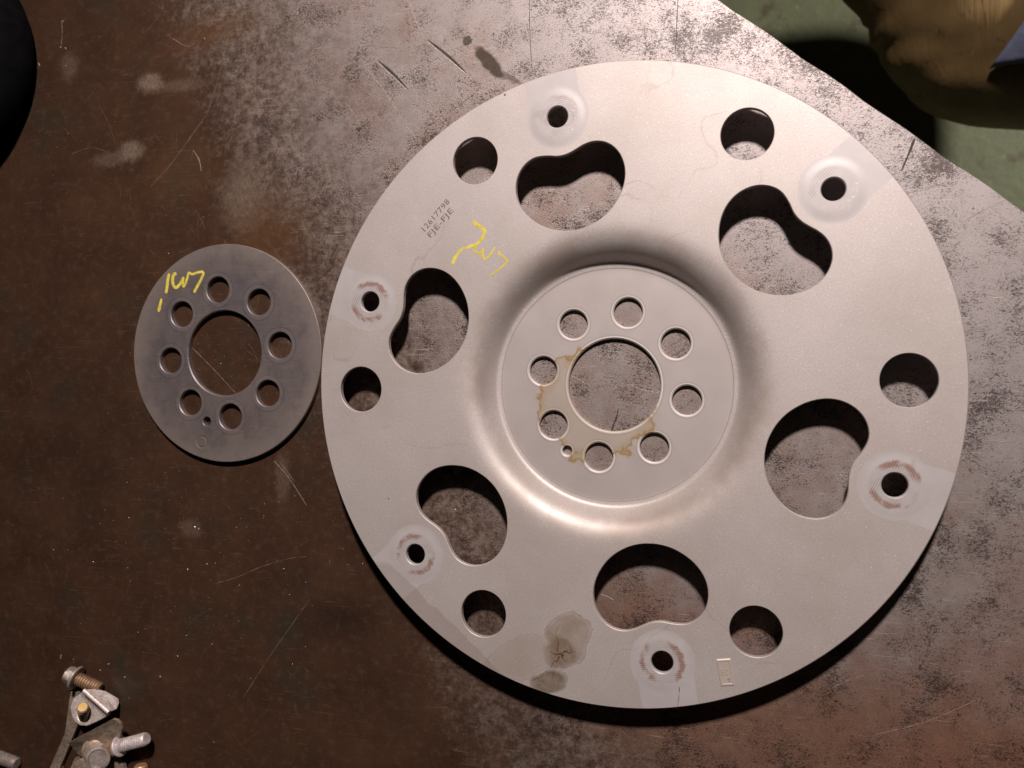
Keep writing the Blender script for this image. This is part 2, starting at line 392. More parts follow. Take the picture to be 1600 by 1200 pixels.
def mat_floor():
    g = G('green_painted_floor')
    col = g.mix(g.noise(0.10, 5, 0.6), (0.080, 0.096, 0.058), (0.17, 0.19, 0.125))
    col = g.mix(g.m('MULTIPLY', g.ss(g.noise(0.22, 5, 0.65, vec=g.mapv((3, 8, 0))), 0.56, 0.70), 0.75), col, (0.060, 0.036, 0.018))
    col = g.mix(g.m('MULTIPLY', g.ss(g.noise(0.5, 5, 0.7, vec=g.mapv((9, 1, 0))), 0.60, 0.72), 0.5), col, (0.30, 0.30, 0.22))
    return g.set(Base_Color=col, Roughness=0.55, Normal=g.bump(g.noise(0.8, 4, 0.6), 0.15, 0.5))


def mat_hide():
    g = G('worn_tan_vinyl')
    col = g.mix(g.noise(0.16, 5, 0.6), (0.19, 0.115, 0.042), (0.37, 0.24, 0.10))
    cr = g.noise(1.0, 4, 0.6, vec=g.mapv((0, 0, 0), 0.25, (0.5, 0.07, 0.2)), dist=0.8)
    col = g.mix(g.m('MULTIPLY', g.ss(cr, 0.66, 0.74), 0.45), col, (0.55, 0.40, 0.20))
    col = g.mix(g.m('MULTIPLY', g.ss(g.noise(0.35, 4, 0.7, vec=g.mapv((5, 5, 0))), 0.60, 0.70), 0.7), col, (0.07, 0.035, 0.012))
    return g.set(Base_Color=col, Roughness=0.6, Normal=g.bump(cr, 0.5, 0.5))


M = {}
M['table'] = mat_table()
M['plate'] = mat_plate()
M['disc'] = mat_disc()
M['floor'] = mat_floor()
M['hide'] = mat_hide()
M['yellow'] = mat_simple('yellow_paint_marker', (0.50, 0.40, 0.06), (0.72, 0.61, 0.075), 3.0, 0.5, 0, 0.01, (0.42, 0.34, 0.12))
M['stamp_ink'] = mat_simple('etched_dark_letters', (0.10, 0.075, 0.065), (0.17, 0.13, 0.115), 6.0, 0.6)
M['scratch'] = mat_simple('bright_scratch', (0.28, 0.20, 0.155), (0.46, 0.37, 0.32), 5.0, 0.45, 0.6)
M['hair'] = mat_simple('dull_scratch', (0.085, 0.052, 0.036), (0.19, 0.125, 0.09), 1.5, 0.5, 0.3)
M['gouge'] = mat_simple('dark_gouge', (0.012, 0.009, 0.008), (0.05, 0.035, 0.03), 5.0, 0.7)
M['crust'] = mat_simple('dried_oil_crust', (0.025, 0.014, 0.006), (0.10, 0.06, 0.03), 6.0, 0.6)
M['chip'] = mat_simple('metal_chip', (0.34, 0.26, 0.21), (0.66, 0.58, 0.52), 8.0, 0.4, 0.5)
M['bracket'] = mat_simple('pale_zinc_coating', (0.62, 0.52, 0.46), (0.85, 0.76, 0.73), 1.4, 0.5, 0.35, 0.01, (0.26, 0.19, 0.13))
M['bracket_dull'] = mat_simple('dull_brown_zinc', (0.27, 0.205, 0.15), (0.46, 0.36, 0.28), 1.6, 0.5, 0.45, 0.01, (0.07, 0.05, 0.035))
M['bolt'] = mat_simple('dull_bolt_steel', (0.36, 0.305, 0.27), (0.56, 0.49, 0.45), 2.0, 0.42, 0.6, 0.006, (0.14, 0.10, 0.07))
M['rusty'] = mat_simple('rusty_thread', (0.30, 0.165, 0.085), (0.44, 0.30, 0.20), 3.0, 0.5, 0.4, 0.006, (0.18, 0.09, 0.04))
M['whitish'] = mat_simple('chalky_thread', (0.40, 0.34, 0.33), (0.66, 0.60, 0.60), 2.0, 0.5, 0.3, 0.01, (0.26, 0.17, 0.12))
M['ochre'] = mat_simple('ochre_paint_dab', (0.50, 0.30, 0.05), (0.62, 0.42, 0.11), 3.0, 0.5)
M['copper'] = mat_simple('copper_tinted_steel', (0.50, 0.27, 0.13), (0.62, 0.38, 0.22), 3.0, 0.4, 0.6)
M['rubber'] = mat_simple('black_rubber', (0.0015, 0.0015, 0.002), (0.004, 0.004, 0.005), 1.2, 0.9, 0, 0.02)
M['rubber'].node_tree.nodes['Principled BSDF'].inputs['Specular IOR Level'].default_value = 0.08
M['blue'] = mat_simple('faded_blue_cloth', (0.22, 0.25, 0.40), (0.34, 0.36, 0.52), 0.5, 0.9, 0, 0.1)
M['black'] = mat_simple('black_painted_steel', (0.010, 0.010, 0.011), (0.025, 0.025, 0.027), 0.5, 0.5)
M['benchside'] = mat_simple('dark_bench_paint', (0.020, 0.016, 0.014), (0.045, 0.035, 0.03), 0.2, 0.6)


# ------------------------------------------------------------------ object helpers
def thing(name, label, cat, loc=(0, 0, 0), group=None):
    o = bpy.data.objects.new(name, None)
    C.objects.link(o)
    o.location = Vector(loc) * CM
    o.empty_display_size = 0.02
    o['label'] = label
    o['category'] = cat
    if group:
        o['group'] = group
    return o


def link(name, me, mat, parent=None, loc=(0, 0, 0), smooth=40):
    if mat is not None and not me.materials:
        me.materials.append(mat)
    if smooth is not None:
        for p in me.polygons:
            p.use_smooth = True
        me.set_sharp_from_angle(angle=math.radians(smooth))
    o = bpy.data.objects.new(name, me)
    C.objects.link(o)
    o.parent = parent
    o.location = Vector(loc) * CM
    return o


def mesh(name, verts, faces):
    me = bpy.data.meshes.new(name)
    me.from_pydata([(x * CM, y * CM, z * CM) for x, y, z in verts], [], faces)
    me.update()
    return me


def inside(pts, poly):
    x, y = pts[:, 0], pts[:, 1]
    r = np.zeros(len(pts), bool)
    n = len(poly)
    for i in range(n):
        x1, y1 = poly[i]
        x2, y2 = poly[(i + 1) % n]
        if y1 == y2:
            continue
        c = ((y1 > y) != (y2 > y)) & (x < (x2 - x1) * (y - y1) / (y2 - y1) + x1)
        r ^= c
    return r


def circle(cx, cy, r, n):
    a = np.arange(n) * 2 * PI / n
    return np.stack([cx + r * np.cos(a), cy + r * np.sin(a)], 1)


def offset(poly, d):
    """move a counter-clockwise loop outwards by d"""
    t = np.roll(poly, -1, 0) - np.roll(poly, 1, 0)
    t /= np.linalg.norm(t, axis=1)[:, None]
    return poly + np.stack([t[:, 1], -t[:, 0]], 1) * d


def plate_mesh(name, outer, holes, extra, zf, thick, bev, seed_step, bevs=None, canon=None):
    """outline + holes -> closed plate with bevelled rims; zf gives the height of the top face"""
    bevs = bevs or [bev] * len(holes)
    loops = [(outer, offset(outer, -bev), bev)]
    for h, b in zip(holes, bevs):
        loops.append((h, offset(h, b), b))
    pts, edges, drop, wall = [], [], [], []
    n0 = 0
    for W, B, b in loops:
        n = len(W)
        idx = []
        for L, isw in ((W, True), (B, False)):
            ids = list(range(n0, n0 + n))
            pts.append(L)
            drop += [b if isw else 0.0] * n
            edges += [(ids[i], ids[(i + 1) % n]) for i in range(n)]
            if isw:
                wall.append(ids)
            n0 += n
    rim = np.concatenate(pts)
    ex = np.concatenate(extra)
    ok = inside(ex, loops[0][1])
    for h, b in zip(holes, bevs):
        ok &= ~inside(ex, offset(h, b + 0.03))
    ex = ex[ok]
    keep = np.ones(len(ex), bool)
    for s in range(0, len(ex), 2000):
        d = ((ex[s:s + 2000, None, :] - rim[None]) ** 2).sum(2).min(1)
        keep[s:s + 2000] = d > 0.05 ** 2
    ex = ex[keep]
    # thin out near-duplicates
    key = np.round(ex / seed_step).astype(int)
    _, ui = np.unique(key, axis=0, return_index=True)
    ex = ex[np.sort(ui)]
    allp = np.concatenate([rim, ex])
    drop = np.array(drop + [0.0] * len(ex))
    vs, es, fs, ov, oe, of = delaunay_2d_cdt([Vector(p) for p in allp], edges, [], 0, 1e-7)
    P = np.array([(v.x, v.y) for v in vs])
    D = np.array([max([drop[i] for i in o] or [0.0]) for o in ov])
    inv = {}
    for i, o in enumerate(ov):
        for k in o:
            inv[k] = i
    F = np.array([tuple(f) for f in fs])
    cen = P[F].mean(1)
    ok = inside(cen, outer)
    for h in holes:
        ok &= ~inside(cen, h)
    F = F[ok]
    # counter-clockwise
    a, b, c = P[F[:, 0]], P[F[:, 1]], P[F[:, 2]]
    cr = (b[:, 0] - a[:, 0]) * (c[:, 1] - a[:, 1]) - (b[:, 1] - a[:, 1]) * (c[:, 0] - a[:, 0])
    F[cr < 0] = F[cr < 0][:, ::-1]
    Z = zf(P)
    nv = len(P)
    top = np.column_stack([P, Z - D])
    bot = np.column_stack([P, Z - thick])
    faces = [tuple(f) for f in F] + [tuple(int(i) + nv for i in f[::-1]) for f in F]
    for wi, ids in enumerate(wall):
        n = len(ids)
        for i in range(n):
            p, q_ = inv[ids[i]], inv[ids[(i + 1) % n]]
            if wi == 0:
                faces.append((q_, p, p + nv, q_ + nv))
            else:
                faces.append((p, q_, q_ + nv, p + nv))
    faces = [tuple(int(i) for i in f) for f in faces]
    me = mesh(name, np.concatenate([top, bot]).tolist(), faces)
    if canon:
        uv = me.uv_layers.new(name='pad')
        X = np.concatenate([P, P])
        out = np.empty((len(me.loops), 2), np.float32)
        li = 0
        for f in faces:
            pc = X[list(f)]
            m = pc.mean(0)
            k = round((canon[0] - math.atan2(m[1], m[0])) / (PI / 3))
            an = PI / 2 - (canon[0] - k * PI / 3)
            ca, sa = math.cos(an), math.sin(an)
            for q_ in pc:
                out[li] = (ca * q_[0] - sa * q_[1], sa * q_[0] + ca * q_[1] - canon[1])
                li += 1
        uv.data.foreach_set('uv', out.ravel())
    return me


def catmull(pts, n=8):
    P = [np.array(p, float) for p in pts]
    if len(P) < 3:
        return [P[0] + (P[-1] - P[0]) * t / n for t in range(n + 1)]
    P = [2 * P[0] - P[1]] + P + [2 * P[-1] - P[-2]]
    out = []
    for i in range(1, len(P) - 2):
        for t in range(n):
            s = t / n
            out.append(0.5 * (2 * P[i] + (P[i + 1] - P[i - 1]) * s + (2 * P[i - 1] - 5 * P[i] + 4 * P[i + 1] - P[i + 2]) * s * s
                              + (3 * P[i] - P[i - 1] - 3 * P[i + 1] + P[i + 2]) * s ** 3))
    out.append(P[-2])
    return out


def ribbon_geo(pts, w0, w1, z, th=0.006, jit=0.0, n=8, caps=True, mid=None):
    """a thin raised stroke: returns verts, faces"""
    S = catmull(pts, n)
    m = len(S)
    V, F = [], []
    for i, p in enumerate(S):
        a = S[min(i + 1, m - 1)] - S[max(i - 1, 0)]
        a = a / (np.linalg.norm(a) + 1e-9)
        nn = np.array([-a[1], a[0]])
        t = i / (m - 1)
        w = w0 + (w1 - w0) * t
        if mid is not None:
            w = w + (mid - 0.5 * (w0 + w1)) * math.sin(PI * t)
        if caps:
            w *= min(1.0, 0.55 + 0.45 * min(i, m - 1 - i) / 1.5)
        w *= 1 + jit * (rng.random() - 0.5)
        l, r = p + nn * w / 2, p - nn * w / 2
        V += [(l[0], l[1], z), (p[0], p[1], z + th), (r[0], r[1], z)]
        if i:
            b = 3 * i
            F += [(b - 3, b - 2, b + 1, b), (b - 2, b - 1, b + 2, b + 1)]
    F = [f[::-1] for f in F]
    # orient up
    v = [np.array(V[k]) for k in F[0][:3]]
    if np.cross(v[1] - v[0], v[2] - v[0])[2] < 0:
        F = [f[::-1] for f in F]
    return V, F


def ribbon(name, mat, parent, pts, w0, w1, z, origin=(0, 0), **k):
    V, F = ribbon_geo([(p[0] - origin[0], p[1] - origin[1]) for p in pts], w0, w1, z, **k)
    return link(name, mesh(name, V, F), mat, parent, smooth=60)


def lathe(profile, n=40, ax='z', hexa=None):
    """profile [(axial, radius)] -> verts, faces about z; hexa: set of profile indices whose ring is hexagonal"""
    V, F = [], []
    for i, (a, r) in enumerate(profile):
        for k in range(n):
            t = 2 * PI * k / n
            rr = r
            if hexa and i in hexa:
                tt = (t + PI / 6) % (PI / 3) - PI / 6
                rr = min(r * math.cos(PI / 6) / math.cos(tt), r * 0.975)
            V.append((rr * math.cos(t), rr * math.sin(t), a))
        if i:
            for k in range(n):
                b, c = (i - 1) * n, i * n
                F.append((b + k, b + (k + 1) % n, c + (k + 1) % n, c + k))
    F.append(tuple(range(n))[::-1])
    F.append(tuple(range(len(V) - n, len(V))))
    return V, F


def along(V, a, b):
    """move verts built on +z from the origin so that they run from a towards b"""
    a, b = Vector(a), Vector(b)
    q_ = (b - a).to_track_quat('Z', 'Y')
    return [tuple(a + q_ @ Vector(v)) for v in V]


def thread(L, r, pitch=0.165, depth=0.095, z0=0.0):
    p = [(z0, r - depth)]
    n = int((L - 0.12) / pitch)
    for i in range(n):
        z = z0 + i * pitch
        p += [(z + 0.02, r - depth), (z + pitch * 0.42, r), (z + pitch * 0.58, r), (z + pitch * 0.98, r - depth)]
    p += [(z0 + L - 0.10, r - 0.02), (z0 + L - 0.01, r - 0.10), (z0 + L, 0.02)]
    return p


# ------------------------------------------------------------------ floor and workbench
def sheet(name, x0, y0, x1, y1, z, mat):
    return link(name, mesh(name, [(x0, y0, z), (x1, y0, z), (x1, y1, z), (x0, y1, z)], [(0, 1, 2, 3)]), mat, smooth=None)


fl = sheet('floor', -400, -400, 500, 500, -90, M['floor'])
fl['kind'] = 'structure'

bench = thing('workbench', 'steel workbench with dark brown scale at left and bright pitted steel at right', 'workbench', (0, 0, -90))
edge = [(-16.0, 36.9)]
N = 70
for i in range(1, N):
    t = i / N
    x = -16 + 61 * t
    y = 36.9 - 51.3 * t
    j = 0.035 * math.sin(i * 1.7) + 0.03 * (rng.random() - 0.5)
    edge.append((x + 0.6 * j, y + 0.8 * j))
edge.append((45.0, -14.4))
poly = edge + [(45, -60), (-75, -60), (-75, 36.9)]
poly = poly[::-1]
n = len(poly)
V = [(x, y, 0) for x, y in poly] + [(x, y, -1.5) for x, y in poly]
F = [tuple(range(n)), tuple(range(n, 2 * n))[::-1]] + [((i + 1) % n, i, i + n, (i + 1) % n + n) for i in range(n)]
tt = link('tabletop', mesh('tabletop', V, F), M['table'], bench, (0, 0, 90), smooth=None)
tt.data.validate()
bv = tt.modifiers.new('bevel', 'BEVEL')
bv.width = 0.10 * CM
bv.segments = 3
bv.limit_method = 'ANGLE'
bv.angle_limit = math.radians(50)
for (x, y) in ((-70, 30), (-70, -54), (38, -54), (-12, 27)):
    s = 2.5
    V = [(x + a * s, y + b * s, z) for z in (0, 88.4) for a, b in ((-1, -1), (1, -1), (1, 1), (-1, 1))]
    link('leg', mesh('leg', V, [(3, 2, 1, 0), (4, 5, 6, 7), (0, 1, 5, 4), (1, 2, 6, 5), (2, 3, 7, 6), (3, 0, 4, 7)]), M['benchside'], bench, smooth=None)

ZT = 90.004


def scr(pts, w0, w1=None, mat='hair', mid=None, jit=0.5, z=ZT, name='scratch', th=0.004):
    return ribbon(name, M[mat], bench, pts, w0, w1 if w1 is not None else w0, z, th=th, jit=jit, mid=mid, n=10)


# chisel gouges near the far edge, dark with a bright lip
for a, b in (((-10.29, 18.87), (-8.03, 16.82)), ((-13.29, 18.08), (-11.44, 16.26))):
    m_ = ((a[0] + b[0]) / 2 + 0.05, (a[1] + b[1]) / 2 + 0.03)
    scr([a, m_, b], 0.05, 0.04, 'gouge', mid=0.15, jit=0.3, name='gouge')
    scr([(a[0] - 0.05, a[1] - 0.07), (m_[0] - 0.08, m_[1] - 0.09), (b[0] - 0.05, b[1] - 0.05)], 0.02, 0.02, 'chip', mid=0.05, jit=0.6)
scr([(-4.52, 20.6), (-4.49, 18.6), (-4.42, 17.4), (-4.31, 16.0)], 0.035, 0.02, 'gouge', jit=0.9, name='gouge')
scr([(3.24, 20.0), (3.16, 18.6), (3.12, 17.3), (3.05, 16.7)], 0.045, 0.025, 'gouge', jit=0.9, name='gouge')
scr([(14.02, 11.46), (13.78, 10.8), (13.46, 10.0)], 0.13, 0.05, 'gouge', jit=0.3, name='gouge')
scr([(0.22, -1.2), (0.12, -1.7), (-0.02, -2.0), (-0.15, -2.5)], 0.06, 0.10, 'gouge', jit=0.9, name='gouge')
for pts, w, mt in (
        ([(-24.0, -11.93), (-22.47, -11.44), (-20.73, -10.68), (-18.8, -10.07), (-17.77, -9.93)], 0.045, 'hair'),
        ([(-22.05, -18.54), (-20.1, -15.7), (-18.6, -13.7), (-17.57, -12.3)], 0.05, 'hair'),
        ([(-25.55, 2.19), (-24.0, 0.85), (-22.52, -0.53)], 0.035, 'scratch'),
        ([(-22.8, 20.97), (-24.15, 16.76), (-25.28, 15.15), (-27.8, 12.45)], 0.05, 'hair'),
        ([(-28.5, 12.0), (-26.4, 14.0), (-24.6, 16.0)], 0.03, 'hair'),
        ([(-12.9, 22.0), (-11.5, 21.2), (-11.0, 20.0), (-10.5, 18.9)], 0.06, 'scratch'),
        ([(-19.94, -4.47), (-19.0, -5.37), (-17.8, -6.98)], 0.06, 'scratch'),
        ([(-19.5, -4.6), (-18.6, -5.6)], 0.04, 'scratch'),
        ([(-34.5, 14.5), (-32.8, 14.75), (-31.1, 14.14)], 0.035, 'hair'),
        ([(-2.34, 0.50), (-1.9, 0.32), (-1.5, 0.05)], 0.03, 'scratch'),
        ([(0.9, 0.0), (1.4, -0.22), (2.23, -0.40)], 0.03, 'scratch'),
        ([(-0.71, -10.83), (-0.35, -10.9), (0.02, -11.08)], 0.07, 'chip'),
        ([(-15.27, 15.92), (-14.7, 15.1), (-14.28, 14.39)], 0.06, 'scratch'),
        ([(-10.22, 15.02), (-9.7, 14.6), (-9.17, 14.13)], 0.08, 'scratch'),
        ([(-13.9, 17.6), (-12.6, 15.9), (-11.8, 14.6), (-10.9, 13.4)], 0.06, 'scratch'),
        ([(-9.6, 16.9), (-10.4, 15.9), (-11.0, 15.2)], 0.03, 'scratch'),
        ([(-26.9, 20.9), (-25.9, 20.3), (-25.2, 20.4)], 0.03, 'scratch'),
        ([(-25.4, 14.0), (-25.0, 13.4), (-24.85, 12.7)], 0.04, 'chip'),
        ([(10.5, -14.48), (11.2, -14.05), (11.92, -13.72)], 0.03, 'scratch'),
        ([(17.3, 4.0), (17.7, 3.95), (18.0, 3.55)], 0.06, 'chip'),
        ([(16.9, -2.9), (17.6, -2.55), (18.3, -2.5)], 0.06, 'scratch'),
        ([(12.4, -16.5), (14.6, -15.6), (16.8, -14.3)], 0.04, 'scratch'),
        ([(10.6, -11.8), (12.0, -11.75), (13.4, -11.6)], 0.03, 'scratch'),
        ([(-35.2, 23.0), (-35.15, 22.2), (-35.25, 21.3)], 0.05, 'scratch')):
    scr(pts, w, w * 0.6, mt, jit=1.0)

# hair scratches nobody could count
V, F = [], []
for i in range(330):
    x = rng.uniform(-39, 19)
    y = rng.uniform(-23, 22)
    if i % 3 == 0:
        x, y = rng.gauss(-24, 6), rng.gauss(14, 5)
    if y > 21.2 - 0.84 * x:
        continue
    a = rng.gauss(0.2, 0.9)
    L = rng.uniform(0.2, 1.5) * (2.2 if rng.random() < 0.10 else 1)
    k = rng.uniform(-0.5, 0.5)
    p = [(x, y), (x + L / 2 * math.cos(a), y + L / 2 * math.sin(a)), (x + L * math.cos(a + k * 0.4), y + L * math.sin(a + k * 0.4))]
    v, f = ribbon_geo(p, 0.018, 0.008, ZT, th=0.002, jit=1.2, n=4)
    b = len(V)
    V += v
    F += [tuple(q_ + b for q_ in ff) for ff in f]
hs = link('hair_scratches', mesh('hair_scratches', V, F), M['hair'], bench, smooth=None)
hs['kind'] = 'stuff'

# loose metal filings and chips
V, F = [], []
spots = [(-35.47, -17.4, .16), (-34.46, -17.47, .09), (-32.4, -17.95, .12), (-31.74, -17.5, .10), (-30.53, -18.2, .10), (-37.0, 20.4, .10),
         (-35.1, 22.9, .12), (-35.3, 21.3, .10), (-34.9, 21.2, .10), (-24.6, 20.6, .12), (-27.2, 7.9, .09), (-24.8, 15.6, .08),
         (-25.9, -11.2, .12), (-22.3, -11.9, .09), (-25.4, -8.6, .08), (-25.1, -8.7, .08), (-36.0, -10.6, .10), (-27.9, -17.9, .09),
         (-35.6, 15.0, .08), (-34.9, 20.1, .09), (-13.2, -6.6, .10), (18.0, 3.4, .12), (12.2, 9.9, .08)]
for i in range(330):
    r_ = rng.random()
    if r_ < 0.45:
        spots.append((rng.gauss(-25, 6), rng.gauss(-10, 4), rng.uniform(0.02, 0.05)))
    elif r_ < 0.7:
        spots.append((rng.uniform(-38, -14), rng.uniform(-22, 22), rng.uniform(0.02, 0.05)))
    elif r_ < 0.8:
        spots.append((-23.0 + rng.gauss(0, 2), 1.8 + rng.gauss(0, 1.6), rng.uniform(0.02, 0.045)))
    else:
        spots.append((rng.uniform(-16, 20), rng.uniform(-22, 22), rng.uniform(0.02, 0.05)))
for (x, y, s) in spots:
    if y > 22.6 - 0.84 * x:
        continue
    a = rng.uniform(0, PI)
    e = rng.uniform(1.0, 2.2)
    b = len(V)
    for k, (ux, uy) in enumerate(((-1, -.4), (0.2, -.6), (1, .1), (.3, .6), (-.7, .4))):
        ux *= s * 0.5 * e * rng.uniform(.7, 1.2)
        uy *= s * 0.6 * rng.uniform(.7, 1.2)
        V.append((x + ux * math.cos(a) - uy * math.sin(a), y + ux * math.sin(a) + uy * math.cos(a), 0.003))
    V.append((x, y, 0.003 + s * rng.uniform(.2, .5)))
    F += [(b + k, b + (k + 1) % 5, b + 5) for k in range(5)]
ch = link('metal_filings', mesh('metal_filings', V, F), M['chip'], None, smooth=None)
ch['kind'] = 'stuff'
ch['label'] = 'fine bright metal filings and chips scattered over the workbench'
ch['category'] = 'metal filings'

# ------------------------------------------------------------------ big flexplate
H = 1.5438           # flange top above the bench
T = 0.290
RO = 16.0
PB, RB = 1.7629, 13.7545
PR, RR = 1.0660, 13.5756
PH, RH = 2.1560, 3.7621
prof_r = np.array([0, 5.92, 5.98, 6.12, 6.24, 6.32, 6.46, 6.62, 6.80, 6.98, 7.18, 7.40, 7.62, 7.86, 8.15, 8.45, 30])
prof_z = np.array([-1.2506, -1.2506, -1.236, -1.228, -1.19, -1.09, -0.88, -0.64, -0.435, -0.285, -0.170, -0.092, -0.043, -0.016, -0.003, 0, 0])


def pchip(xq, x, y):
    h = np.diff(x)
    d = np.diff(y) / h
    m = np.zeros_like(y)
    for i in range(1, len(x) - 1):
        if d[i - 1] * d[i] > 0:
            w1, w2 = 2 * h[i] + h[i - 1], h[i] + 2 * h[i - 1]
            m[i] = (w1 + w2) / (w1 / d[i - 1] + w2 / d[i])
    i = np.clip(np.searchsorted(x, xq) - 1, 0, len(x) - 2)
    t = (xq - x[i]) / h[i]
    return ((1 + 2 * t) * (1 - t) ** 2 * y[i] + t * (1 - t) ** 2 * h[i] * m[i] + t * t * (3 - 2 * t) * y[i + 1] + t * t * (t - 1) * h[i] * m[i + 1])


bolts = [(RB * math.cos(PB - k * PI / 3), RB * math.sin(PB - k * PI / 3)) for k in range(6)]


def sstep(t):
    t = np.clip(t, 0, 1)
    return t * t * (3 - 2 * t)


def zplate(P):
    r = np.hypot(P[:, 0], P[:, 1])
    z = H + pchip(r, prof_r, prof_z)
    for bx, by in bolts:
        d = np.hypot(P[:, 0] - bx, P[:, 1] - by)
        z += 0.022 * (1 - sstep((d - 1.02) / 0.52))      # raised weld boss round each bolt hole
    return z


kr = np.array([2.466, 2.585, 2.678, 2.737, 2.736, 2.655, 2.491, 2.261, 2.034, 1.912, 1.911, 2.052, 2.405, 2.805, 3.045, 3.167, 3.189, 3.134,
               3.013, 2.843, 2.662, 2.491, 2.347, 2.217, 2.11, 2.023, 1.966, 1.924, 1.904, 1.901, 1.924, 1.965, 2.028, 2.104, 2.211, 2.334])


def kidney(k, n=144):
    # periodic cubic through the measured radii
    th = np.arange(n) * 36 / n
    i = np.floor(th).astype(int)
    t = th - i
    g = lambda j: kr[(i + j) % 36]
    r = 0.5 * (2 * g(0) + (g(1) - g(-1)) * t + (2 * g(-1) - 5 * g(0) + 4 * g(1) - g(2)) * t * t + (3 * g(0) - g(-1) - 3 * g(1) + g(2)) * t ** 3)
    a = np.arange(n) * 2 * PI / n
    p = np.stack([0.25 + r * np.cos(a), 9.9 + r * np.sin(a)], 1)
    an = (PB - k * PI / 3) - PI / 2
    c, s = math.cos(an), math.sin(an)
    return np.stack([c * p[:, 0] - s * p[:, 1], s * p[:, 0] + c * p[:, 1]], 1)


holes, bevs = [], []
for k in range(6):
    holes.append(kidney(k)); bevs.append(0.035)
    holes.append(circle(bolts[k][0], bolts[k][1], 0.535 if k != 2 else 0.56, 48)); bevs.append(0.05)
    holes.append(circle(RR * math.cos(PR - k * PI / 3), RR * math.sin(PR - k * PI / 3), 1.215, 80)); bevs.append(0.03)
for k in range(8):
    holes.append(circle(RH * math.cos(PH - k * PI / 4), RH * math.sin(PH - k * PI / 4), 0.735, 56)); bevs.append(0.075)
holes.append(circle(0.03, 0.0, 2.36, 128)); bevs.append(0.075)
holes.append(circle(-2.405, -3.404, 0.25, 32)); bevs.append(0.06)
ex = []
for i, r in enumerate(np.concatenate([np.arange(2.5, 5.9, 0.45), np.array([5.86, 5.92, 5.95, 5.98, 6.05, 6.12]), np.arange(6.18, 8.2, 0.075)])):
    n_ = 200 if r > 5.8 else 60
    ex.append(circle(0, 0, r, n_) if i % 2 == 0 else circle(0, 0, r, n_) @ np.array([[math.cos(PI / n_), math.sin(PI / n_)], [-math.sin(PI / n_), math.cos(PI / n_)]]))
for i, r in enumerate(np.arange(8.5, 15.9, 0.4)):
    ex.append(circle(0, 0, r, int(r * 13)))
for bx, by in bolts:
    for r in np.arange(0.7, 1.75, 0.07):
        ex.append(circle(bx, by, r, 44))
me = plate_mesh('plate_body', circle(0, 0, RO, 360), holes, ex, zplate, T, 0.045, 0.03, bevs, canon=(PB, RB))
fp = thing('flexplate', 'large round pale blasted steel plate with six kidney openings and a dished centre hub', 'flexplate')
link('plate_body', me, M['plate'], fp, smooth=35)


def text_part(name, body, size, loc, ang, mat, parent, depth=0.004, sx=1.0):
    cu = bpy.data.curves.new(name, 'FONT')
    cu.body = body
    cu.size = size * CM
    cu.extrude = depth * CM
    cu.space_character = 1.08
    tmp = bpy.data.objects.new(name, cu)
    C.objects.link(tmp)
    dg = bpy.context.evaluated_depsgraph_get()
    me_ = bpy.data.meshes.new_from_object(tmp.evaluated_get(dg))
    bpy.data.objects.remove(tmp)
    bpy.data.curves.remove(cu)
    me_.name = name
    me_.transform(Matrix.Diagonal((sx, 1, 1, 1)))
    w = max(v.co.x for v in me_.vertices) - min(v.co.x for v in me_.vertices)
    o = link(name, me_, mat, parent, loc, smooth=None)
    o.rotation_euler[2] = ang
    return o, w / CM


a1 = math.atan2(9.50 - 8.03, -8.475 + 9.885)
o1, w1 = text_part('part_number', '12617798', 0.43, (-9.885, 8.02, H + 0.002), a1, M['stamp_ink'], fp)
s_ = 2.04 / w1
o1.scale = (s_, 1.0, 1.0)
o2, w2 = text_part('part_number', 'FJE-FJE', 0.43, (-9.52, 7.72, H + 0.002), math.atan2(9.084 - 7.765, -8.225 + 9.503), M['stamp_ink'], fp)
o2.scale = (1.86 / w2, 1.0, 1.0)

YP = [[(-7.121, 8.551), (-6.974, 8.349), (-6.712, 8.17), (-6.479, 7.965), (-6.537, 7.72), (-6.712, 7.48), (-6.916, 7.297), (-7.209, 7.227), (-7.533, 7.103)],
      [(-6.858, 7.404), (-7.034, 7.081), (-6.946, 6.856), (-6.712, 6.846), (-6.566, 7.06), (-6.596, 6.785), (-6.508, 6.506), (-6.247, 6.66), (-6.073, 6.873), (-5.929, 7.114)],
      [(-7.533, 7.158), (-7.74, 7.084), (-7.917, 6.897), (-8.125, 6.628), (-8.274, 6.299)],
      [(-5.745, 6.914), (-5.641, 6.69), (-5.411, 6.543), (-5.268, 6.346), (-5.412, 6.188), (-5.756, 5.927), (-6.218, 5.614)]]
for L, (w0, w1_) in zip(YP, ((0.20, 0.15), (0.13, 0.10), (0.10, 0.20), (0.13, 0.07))):
    ribbon('marker_stroke', M['yellow'], fp, L, w0, w1_, H + 0.003, th=0.006, jit=0.22, n=6)

